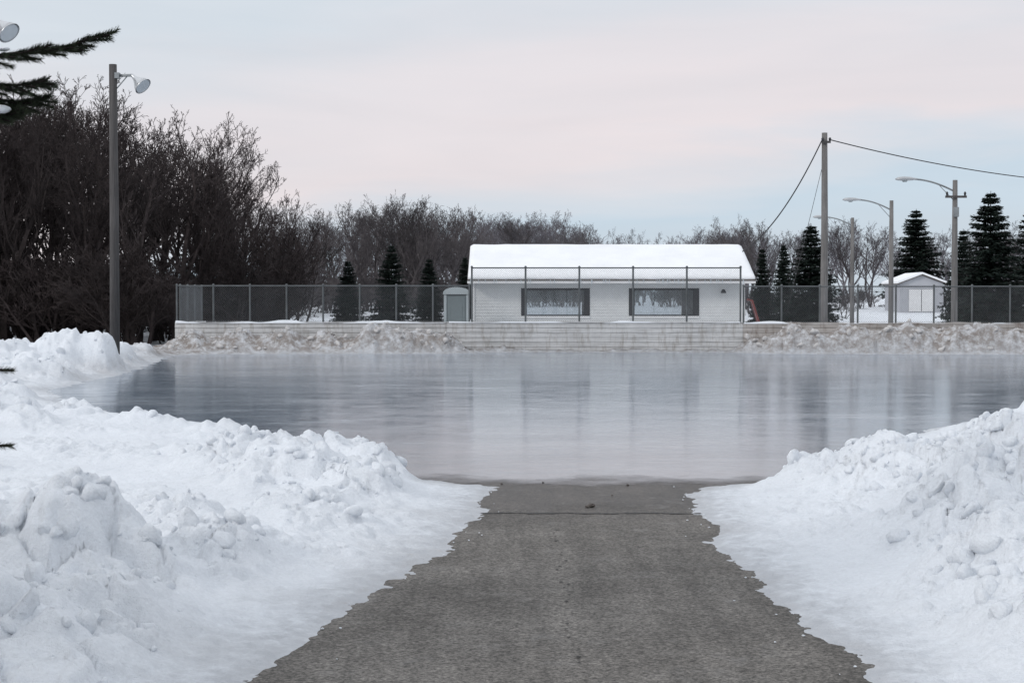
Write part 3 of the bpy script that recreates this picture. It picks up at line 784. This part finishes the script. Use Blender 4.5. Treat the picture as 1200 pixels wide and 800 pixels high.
# ---------------------------------------------------------------- bare trees
def bare_tree(seed, H, spread=1.0, stems=1, dens=1.0, minr=.009):
    rng = random.Random(seed); S = []
    def grow(p, d, L, r, lvl):
        n = (7, 6, 4, 3, 2)[lvl]; pts = [p]; dirs = [d]; rad = [r]
        q = p.copy(); dd = d.copy(); tip = r * .3 if lvl < 4 else r * .7
        for k in range(n):
            up = (.06, .12, .14, .10, .06)[lvl]
            dd = (dd + Vector((rng.gauss(0, .13), rng.gauss(0, .13), rng.gauss(0, .09) + up))).normalized()
            q = q + dd * (L / n); pts.append(q.copy()); dirs.append(dd.copy()); rad.append(max(minr, r + (tip - r) * (k + 1) / n))
            S.append((pts[-2], pts[-1], rad[-2], rad[-1]))
        if lvl >= 4: return
        nc = int((15, 9, 7, 4)[lvl] * dens * rng.uniform(.8, 1.2))
        for c_ in range(nc):
            t = rng.uniform((.22, .18, .12, .1)[lvl], 1.0)
            f = t * n; k = min(n - 1, int(f)); fr = f - k
            bp = pts[k].lerp(pts[k + 1], fr); bd = dirs[k + 1]; br = rad[k] + (rad[k + 1] - rad[k]) * fr
            a = rng.uniform(0, 2 * math.pi)
            side = bd.cross(Vector((math.cos(a), math.sin(a), .3))).normalized()
            ang = rng.uniform(.45, .95) * (spread if lvl == 0 else 1)
            nd = (bd * math.cos(ang) + side * math.sin(ang)).normalized()
            nl = L * (.62, .55, .5, .5)[lvl] * rng.uniform(.6, 1.1) * (1.15 - .55 * t)
            grow(bp, nd, nl, max(minr, min(br * .65, r * .5)), lvl + 1)
    for s in range(stems):
        a = rng.uniform(0, 6.28); l = .0 if stems == 1 else .28
        grow(Vector((math.cos(a) * .2 * (stems > 1), math.sin(a) * .2 * (stems > 1), -.1)), Vector((math.cos(a) * l, math.sin(a) * l, 1)).normalized(), H * .82 * rng.uniform(.85, 1.05), H * .019 / (1 if stems == 1 else 1.4), 0)
    P0 = np.array([s[0][:] for s in S]); P1 = np.array([s[1][:] for s in S]); R0 = np.array([s[2] for s in S]); R1 = np.array([s[3] for s in S])
    sc_ = H / P1[:, 2].max(); P0 *= sc_; P1 *= sc_
    return tubes(P0, P1, R0, R1, 3)
variants = []
for k, (H, sp_, st, dn) in enumerate([(10, 1.0, 1, .90), (9, 1.15, 2, .76), (10, .85, 1, .95), (8, 1.2, 3, .70), (10, 1.1, 1, .84)]):
    V, F = bare_tree(100 + k, H, sp_, st, dn, .0085)
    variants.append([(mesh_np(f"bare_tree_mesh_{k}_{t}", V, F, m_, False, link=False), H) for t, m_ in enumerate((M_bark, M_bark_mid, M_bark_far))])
V, F = bare_tree(200, 3.2, 1.4, 5, .62, .007)
shrub = mesh_np("shrub_mesh", V, F, M_bark, False, link=False)
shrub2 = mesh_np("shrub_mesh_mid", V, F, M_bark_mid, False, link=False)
def woods(name, items, tone):
    root = empty(name); rng = random.Random(len(items))
    for (x, y, hgt) in items:
        me, H = variants[rng.randrange(len(variants))][tone]
        o = bpy.data.objects.new("tree", me); sc.collection.objects.link(o); o.parent = root
        s = hgt / H; o.location = (x, y, zgs(x, y)); o.scale = (s * rng.uniform(.9, 1.15), s * rng.uniform(.9, 1.15), s)
        o.rotation_euler = (0, 0, rng.uniform(0, 6.28))
    return root
rng = random.Random(11)
f = 1867.0
prof_x = [-300, 0, 60, 130, 200, 250, 290, 320, 345, 380]; prof_t = [90, 84, 86, 108, 114, 152, 190, 222, 215, 255]
items = []
for k in range(80):
    y = rng.uniform(56, 82); a = rng.uniform(-.47, -.135) if k > 12 else rng.uniform(-.42, -.2)
    x = a * y
    if y < 62 and x > -12.5: continue
    top = np.interp(600 + a * f, prof_x, prof_t)
    hgt = 1.77 + (350 - top) / f * y - zgs(x, y)
    items.append((x, y, hgt * rng.uniform(.72, 1.03)))
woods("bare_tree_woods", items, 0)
und = empty("woodland_undergrowth")
for k in range(190):
    y = rng.uniform(54.5, 80); a = rng.uniform(-.47, -.15); x = a * y
    if x > -12.2 and y < 60: continue
    o = bpy.data.objects.new("shrub", shrub); sc.collection.objects.link(o); o.parent = und
    s = rng.uniform(.5, 1.4); o.location = (x, y, zgs(x, y)); o.scale = (s * 1.2, s * 1.2, s); o.rotation_euler = (0, 0, rng.uniform(0, 6.28))
und = empty("brush_thicket")
for k in range(165):
    if k < 75: px = rng.uniform(330, 555); y = rng.uniform(92, 118); s = rng.uniform(.4, .95)
    elif k < 115: px = rng.uniform(870, 1300); y = rng.uniform(88, 112); s = rng.uniform(.3, .65)
    else: px = rng.uniform(590, 850); y = rng.uniform(108, 122); s = rng.uniform(.35, .75)
    if 1010 < px < 1120 and y < 104: continue
    x = (px - 600) / f * y
    o = bpy.data.objects.new("shrub", shrub2); sc.collection.objects.link(o); o.parent = und
    o.location = (x, y, zgs(x, y)); o.scale = (s * 1.4, s * 1.4, s); o.rotation_euler = (0, 0, rng.uniform(0, 6.28))
items = []
for k in range(38):
    y = rng.uniform(104, 138); px = rng.uniform(345, 560); x = (px - 600) / f * y
    top = np.interp(px, [350, 400, 450, 520, 550, 590], [258, 236, 228, 230, 246, 280])
    items.append((x, y, (1.77 + (350 - top) / f * y - zgs(x, y)) * rng.uniform(.70, 1.03)))
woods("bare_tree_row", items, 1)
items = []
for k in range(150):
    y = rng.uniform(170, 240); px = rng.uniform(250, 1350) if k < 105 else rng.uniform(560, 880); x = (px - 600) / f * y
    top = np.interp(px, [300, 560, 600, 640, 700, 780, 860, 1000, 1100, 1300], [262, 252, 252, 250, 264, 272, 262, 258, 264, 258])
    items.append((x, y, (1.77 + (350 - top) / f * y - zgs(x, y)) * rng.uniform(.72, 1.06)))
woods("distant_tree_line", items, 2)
items = []
for px, y, top in [(872, 95, 250), (890, 100, 256), (850, 120, 264), (820, 130, 270), (1000, 120, 260), (1020, 110, 264), (1105, 125, 276), (612, 140, 250), (585, 150, 256), (640, 150, 254), (668, 150, 266), (1190, 120, 266), (940, 130, 276)]:
    x = (px - 600) / f * y; items.append((x, y, 1.77 + (350 - top) / f * y - zgs(x, y)))
for k in range(16):
    y = rng.uniform(110, 130); px = rng.uniform(590, 850); x = (px - 600) / f * y; items.append((x, y, rng.uniform(2.4, 3.8)))
woods("bare_tree_group", items, 1)
items = [(rng.uniform(-60, 60), rng.uniform(-70, -45), rng.uniform(7, 11)) for k in range(24)]
woods("bare_tree_row", items, 0)  # unseen row behind the camera, added to give the windows dark reflections

# ---------------------------------------------------------------- spruces
def spruce_mesh(seed, H=6.0, Rb=1.5, name="spruce"):
    rng = np.random.default_rng(seed); T = []; P0 = []; P1 = []; R0 = []; R1 = []
    P0.append((0, 0, -.1)); P1.append((0, 0, H)); R0.append(.02 * H); R1.append(.01)
    nlev = 36
    for l in range(nlev):
        t = (l + rng.uniform(-.3, .3)) / nlev; t = min(max(t, .01), .985)
        z = .25 + t * (H - .3); L = Rb * (1 - t) ** .8 * (1 if t > .06 else .85)
        nb = int(9 + 9 * (1 - t))
        for b_ in range(nb):
            a = rng.uniform(0, 2 * math.pi); l_ = L * rng.uniform(.62, 1.16) + .08
            dr = rng.uniform(.15, .4) * (1 - .8 * t) - .35 * t
            n = 5; pr = None
            for k in range(n + 1):
                s = k / n; rr_ = l_ * s; zz = z - dr * rr_ + .28 * dr * rr_ * s * 1.2
                p = np.array([math.cos(a) * rr_, math.sin(a) * rr_, zz])
                if pr is not None:
                    P0.append(pr); P1.append(p); R0.append(.012); R1.append(.010)
                pr = p
                if k == 0: continue
                w = (.34 * l_ * (1.15 - s * .9) + .05)
                for j in range(9):
                    sd = rng.choice([-1, 1]); aa = a + sd * rng.uniform(.35, 1.3); ln = w * rng.uniform(.5, 1.1)
                    base = p + rng.normal(0, .03, 3)
                    tip = base + np.array([math.cos(aa) * ln, math.sin(aa) * ln, -ln * rng.uniform(-.15, .7)])
                    side = np.array([-math.sin(aa), math.cos(aa), rng.uniform(-.5, .5)]) * rng.uniform(.03, .08)
                    mid = base * .55 + tip * .45
                    T.append([base, mid + side, tip, mid - side])
    T = np.array(T); VT = T.reshape(-1, 3); FT = np.arange(len(VT)).reshape(-1, 4)
    VB, FB = tubes(P0, P1, R0, R1, 4)
    me = mesh_np(name, np.concatenate([VT, VB]), np.concatenate([FT, FB + len(VT)]), M_needle, False, link=False)
    me.materials.append(M_bark)
    mi = np.zeros(len(me.polygons), np.int32); mi[len(FT):] = 1; me.polygons.foreach_set("material_index", mi)
    return me
spr = [spruce_mesh(1), spruce_mesh(2, 6, 1.75), spruce_mesh(3, 6, 1.3)]
for px, y, top, hw, v in [(408, 72, 304, 24, 0), (459, 74, 286, 30, 1), (503, 78, 302, 22, 2), (893, 76, 290, 18, 2), (918, 86, 285, 20, 0), (950, 74, 262, 40, 0), (1073, 112, 245, 44, 1), (1160, 74, 224, 56, 1), (1215, 80, 232, 52, 0), (1128, 84, 268, 26, 2), (545, 90, 300, 18, 0)]:
    x = (px - 600) / f * y; z0 = zgs(x, y); H = 1.77 + (350 - top) / f * y - z0
    o = bpy.data.objects.new("spruce_tree", spr[v]); sc.collection.objects.link(o)
    Rb = [1.5, 1.75, 1.3][v]; s = hw / f * y / Rb
    o.location = (x, y, z0); o.scale = (s, s, H / 6.0); o.rotation_euler = (0, 0, px)

def near_spruce():
    root = empty("spruce_tree")
    rng = np.random.default_rng(77)
    tx, ty = -4.35, 6.2
    B0, B1, BR0, BR1 = [], [], [], []; segs = []
    def twig(p, d, L, r, dens, lvl, droop=.0):
        n = 6; q = np.array(p, float); d = np.array(d, float)
        for k in range(n):
            d = d + rng.normal(0, .05, 3) + np.array([0, 0, droop]); d /= np.linalg.norm(d)
            q2 = q + d * L / n; B0.append(q); B1.append(q2); BR0.append(r * (1 - k / n * .7)); BR1.append(r * (1 - (k + 1) / n * .7))
            if lvl > 0 or k >= 1: segs.append((q.copy(), q2.copy(), dens))
            if lvl < 2 and k >= (1 if lvl == 0 else 0):
                for sgn in (-1, 1):
                    if rng.uniform() < (.95 if lvl == 0 else .6):
                        side = np.cross(d, [0, 0, 1]) * sgn; nd = d * .75 + side * .65 + np.array([0, 0, rng.uniform(-.25, .05)])
                        nd /= np.linalg.norm(nd)
                        twig(q2, nd, L * (.42 if lvl == 0 else .38) * (1.1 - k / n * .6), r * .5, dens, lvl + 1)
            q = q2
    B0.append(np.array([tx, ty, -.2])); B1.append(np.array([tx, ty, 9.])); BR0.append(.16); BR1.append(.02)
    for k in range(100):
        t = k / 100; z = .9 + t * 7.8; a = k * 2.4 + rng.uniform(-.3, .3); L = 1.40 * (1 - t) ** .8 + .15
        twig((tx, ty, z), (math.cos(a), math.sin(a), -.05 + .3 * t), L, .018, 110, 0, .02)
    def special(path, r=.012, side=True, L=.22, dens=2600):
        for k in range(len(path) - 1):
            p, q = np.array(path[k], float), np.array(path[k + 1], float)
            B0.append(p); B1.append(q); BR0.append(r * (1 - k / len(path) * .7)); BR1.append(r * (1 - (k + 1) / len(path) * .7))
            segs.append((p, q, dens))
            d = (q - p) / np.linalg.norm(q - p)
            if side and p[0] > -2.6:
                for sgn in (-1, 1):
                    for fr in (.2, .6, .9):
                        s_ = np.cross(d, [0, 0, 1]) * sgn; nd = d * .8 + s_ * .5 + np.array([0, 0, rng.uniform(-.45, .0)]); nd /= np.linalg.norm(nd)
                        L2 = L * (1 - k / len(path) * .75) * rng.uniform(.7, 1.1)
                        b0 = p + (q - p) * fr; b1 = b0 + nd * L2 * .5; b2 = b1 + (nd + np.array([0, 0, .12])) * L2 * .5
                        for u_, v_ in ((b0, b1), (b1, b2)):
                            B0.append(u_); B1.append(v_); BR0.append(.004); BR1.append(.003); segs.append((u_, v_, dens))
    special([(tx, 6.2, 2.55), (-3.2, 6.1, 2.60), (-2.5, 6.05, 2.63), (-2.15, 6.0, 2.655), (-1.95, 6.0, 2.675), (-1.80, 6.0, 2.695), (-1.66, 6.0, 2.715), (-1.55, 6.0, 2.755)], .014, True, .19)
    special([(-2.5, 6.05, 2.63), (-2.2, 6.0, 2.60), (-2.0, 6.0, 2.575), (-1.86, 6.0, 2.57), (-1.76, 6.0, 2.585)], .008, True, .15)
    special([(-2.5, 6.15, 2.60), (-2.2, 6.1, 2.55), (-2.0, 6.1, 2.53), (-1.88, 6.1, 2.52), (-1.80, 6.1, 2.53)], .008, True, .13)
    special([(tx, 6.2, 2.35), (-3.0, 6.15, 2.42), (-2.4, 6.1, 2.44), (-2.1, 6.05, 2.45), (-1.93, 6.05, 2.46), (-1.88, 6.05, 2.475)], .012, True, .13)
    special([(tx, 6.2, 1.75), (-3.2, 6.1, 1.62), (-2.5, 6.05, 1.53), (-2.1, 6.0, 1.51), (-1.88, 6.0, 1.50)], .010, False)
    special([(tx, 6.2, 1.45), (-3.2, 6.1, 1.32), (-2.5, 6.05, 1.24), (-2.1, 6.0, 1.225), (-1.89, 6.0, 1.215)], .010, False)
    V, F = tubes(B0, B1, BR0, BR1, 5); mesh_np("trunk_and_branches", V, F, M_bark, True, root)
    S0 = np.array([s[0] for s in segs]); S1 = np.array([s[1] for s in segs]); D = np.array([s[2] for s in segs])
    Ls = np.linalg.norm(S1 - S0, axis=1); cnt = np.maximum(1, (Ls * D).astype(int)); idx = np.repeat(np.arange(len(segs)), cnt)
    t = rng.uniform(0, 1, (len(idx), 1)); base = S0[idx] + (S1 - S0)[idx] * t
    ax = ((S1 - S0) / Ls[:, None])[idx]; rv = rng.normal(size=(len(idx), 3)); rv -= (rv * ax).sum(1, keepdims=True) * ax; rv /= np.linalg.norm(rv, axis=1, keepdims=True)
    nd = ax * .8 + rv * .8; nd /= np.linalg.norm(nd, axis=1, keepdims=True)
    nearf = (D[idx] > 500)[:, None]
    ln = rng.uniform(.016, .028, (len(idx), 1)) * np.where(nearf, 1, 2.2); wd = np.where(nearf, .0012, .004)
    sd = np.cross(nd, ax); sd /= np.maximum(1e-6, np.linalg.norm(sd, axis=1, keepdims=True))
    V = np.stack([base - sd * wd, base + sd * wd, base + nd * ln + sd * wd * .4, base + nd * ln - sd * wd * .4], 1).reshape(-1, 3)
    mesh_np("needles", V, np.arange(len(V)).reshape(-1, 4), M_needle_near, False, root)
    Vs = []; Fs = []
    for (x_, y_, z_, s, e) in [(-1.925, 6.0, 2.48, .030, 1.4), (-1.96, 5.99, 2.47, .035, 1.3), (-2.1, 6.0, 2.48, .05, 1.6), (-1.90, 5.97, 2.70, .014, 2.0), (-1.97, 5.97, 2.70, .020, 1.8), (-2.3, 6.0, 2.67, .05, 2)]:
        W = IV * (1 + rng.normal(0, .1, (len(IV), 1))) * np.array([e, 1, .55]) * s + np.array([x_, y_, z_]); Fs.append(IF + len(Vs) * len(IV)); Vs.append(W)
    mesh_np("bough_snow", np.concatenate(Vs), np.concatenate(Fs), M_snow2, True, root)
near_spruce()

# ---------------------------------------------------------------- world & sun
w = bpy.data.worlds.new("World"); sc.world = w; w.use_nodes = True; w.name = "sky"
nt = w.node_tree; bg = nt.nodes['Background']
sky = N(nt, 'ShaderNodeTexSky', sky_type='NISHITA'); sky.sun_disc = False
sky.sun_elevation = math.radians(28); sky.sun_rotation = math.radians(-125)
tc = N(nt, 'ShaderNodeTexCoord', name='TCo')
sep = N(nt, 'ShaderNodeSeparateXYZ'); nt.links.new(tc.outputs['Generated'], sep.inputs[0])
mp = N(nt, 'ShaderNodeMapping'); mp.inputs['Scale'].default_value = (1.6, 1.6, 11); nt.links.new(tc.outputs['Generated'], mp.inputs[0])
nz = noise(nt, 1.7, 6, 0.55, mp.outputs[0], .3)
a1 = N(nt, 'ShaderNodeMath', operation='MULTIPLY_ADD'); nt.links.new(nz, a1.inputs[0]); a1.inputs[1].default_value = .12; a1.inputs[2].default_value = -.06
a2 = N(nt, 'ShaderNodeMath', operation='ADD'); nt.links.new(sep.outputs['Z'], a2.inputs[0]); nt.links.new(a1.outputs[0], a2.inputs[1])
a3 = N(nt, 'ShaderNodeMath', operation='MULTIPLY_ADD'); nt.links.new(sep.outputs['X'], a3.inputs[0]); a3.inputs[1].default_value = -.12; nt.links.new(a2.outputs[0], a3.inputs[2])
c = ramp(nt, a3.outputs[0], [(0.0, (.62, .70, .78)), (.035, (.59, .70, .80)), (.060, (.69, .735, .80)), (.085, (.83, .765, .785)), (.135, (.80, .77, .80)), (.19, (.70, .76, .82)), (.30, (.80, .84, .90)), (1.0, (1.12, 1.16, 1.22))])
nz2 = noise(nt, 3.0, 5, .5, mp.outputs[0], .4)
c = mix(nt, 1.0, c, ramp(nt, nz2, [(.3, (.95, .96, .97)), (.7, (1.03, 1.02, 1.02))]), 'MULTIPLY')
sc10 = N(nt, 'ShaderNodeVectorMath', operation='SCALE'); nt.links.new(c, sc10.inputs[0]); sc10.inputs['Scale'].default_value = 10.0
cm = mix(nt, .94, sky.outputs[0], sc10.outputs[0])
nt.links.new(cm, bg.inputs['Color']); bg.inputs['Strength'].default_value = 0.1
L = bpy.data.lights.new("sun", 'SUN'); L.energy = 0.95; L.angle = math.radians(11); L.color = (1.0, .96, .92)
so = bpy.data.objects.new("sun", L); sc.collection.objects.link(so)
az = math.radians(-125); el = math.radians(28)
dv = Vector((math.sin(az) * math.cos(el), math.cos(az) * math.cos(el), math.sin(el)))
so.rotation_euler = dv.to_track_quat('Z', 'Y').to_euler()

cam = bpy.data.cameras.new("camera"); co = bpy.data.objects.new("camera", cam); sc.collection.objects.link(co)
co.location = (0, 0, 1.77); co.rotation_euler = (math.radians(90 - 1.534), 0, 0)
cam.lens = 56; cam.sensor_width = 36; cam.clip_end = 9000; cam.clip_start = .05
sc.camera = co
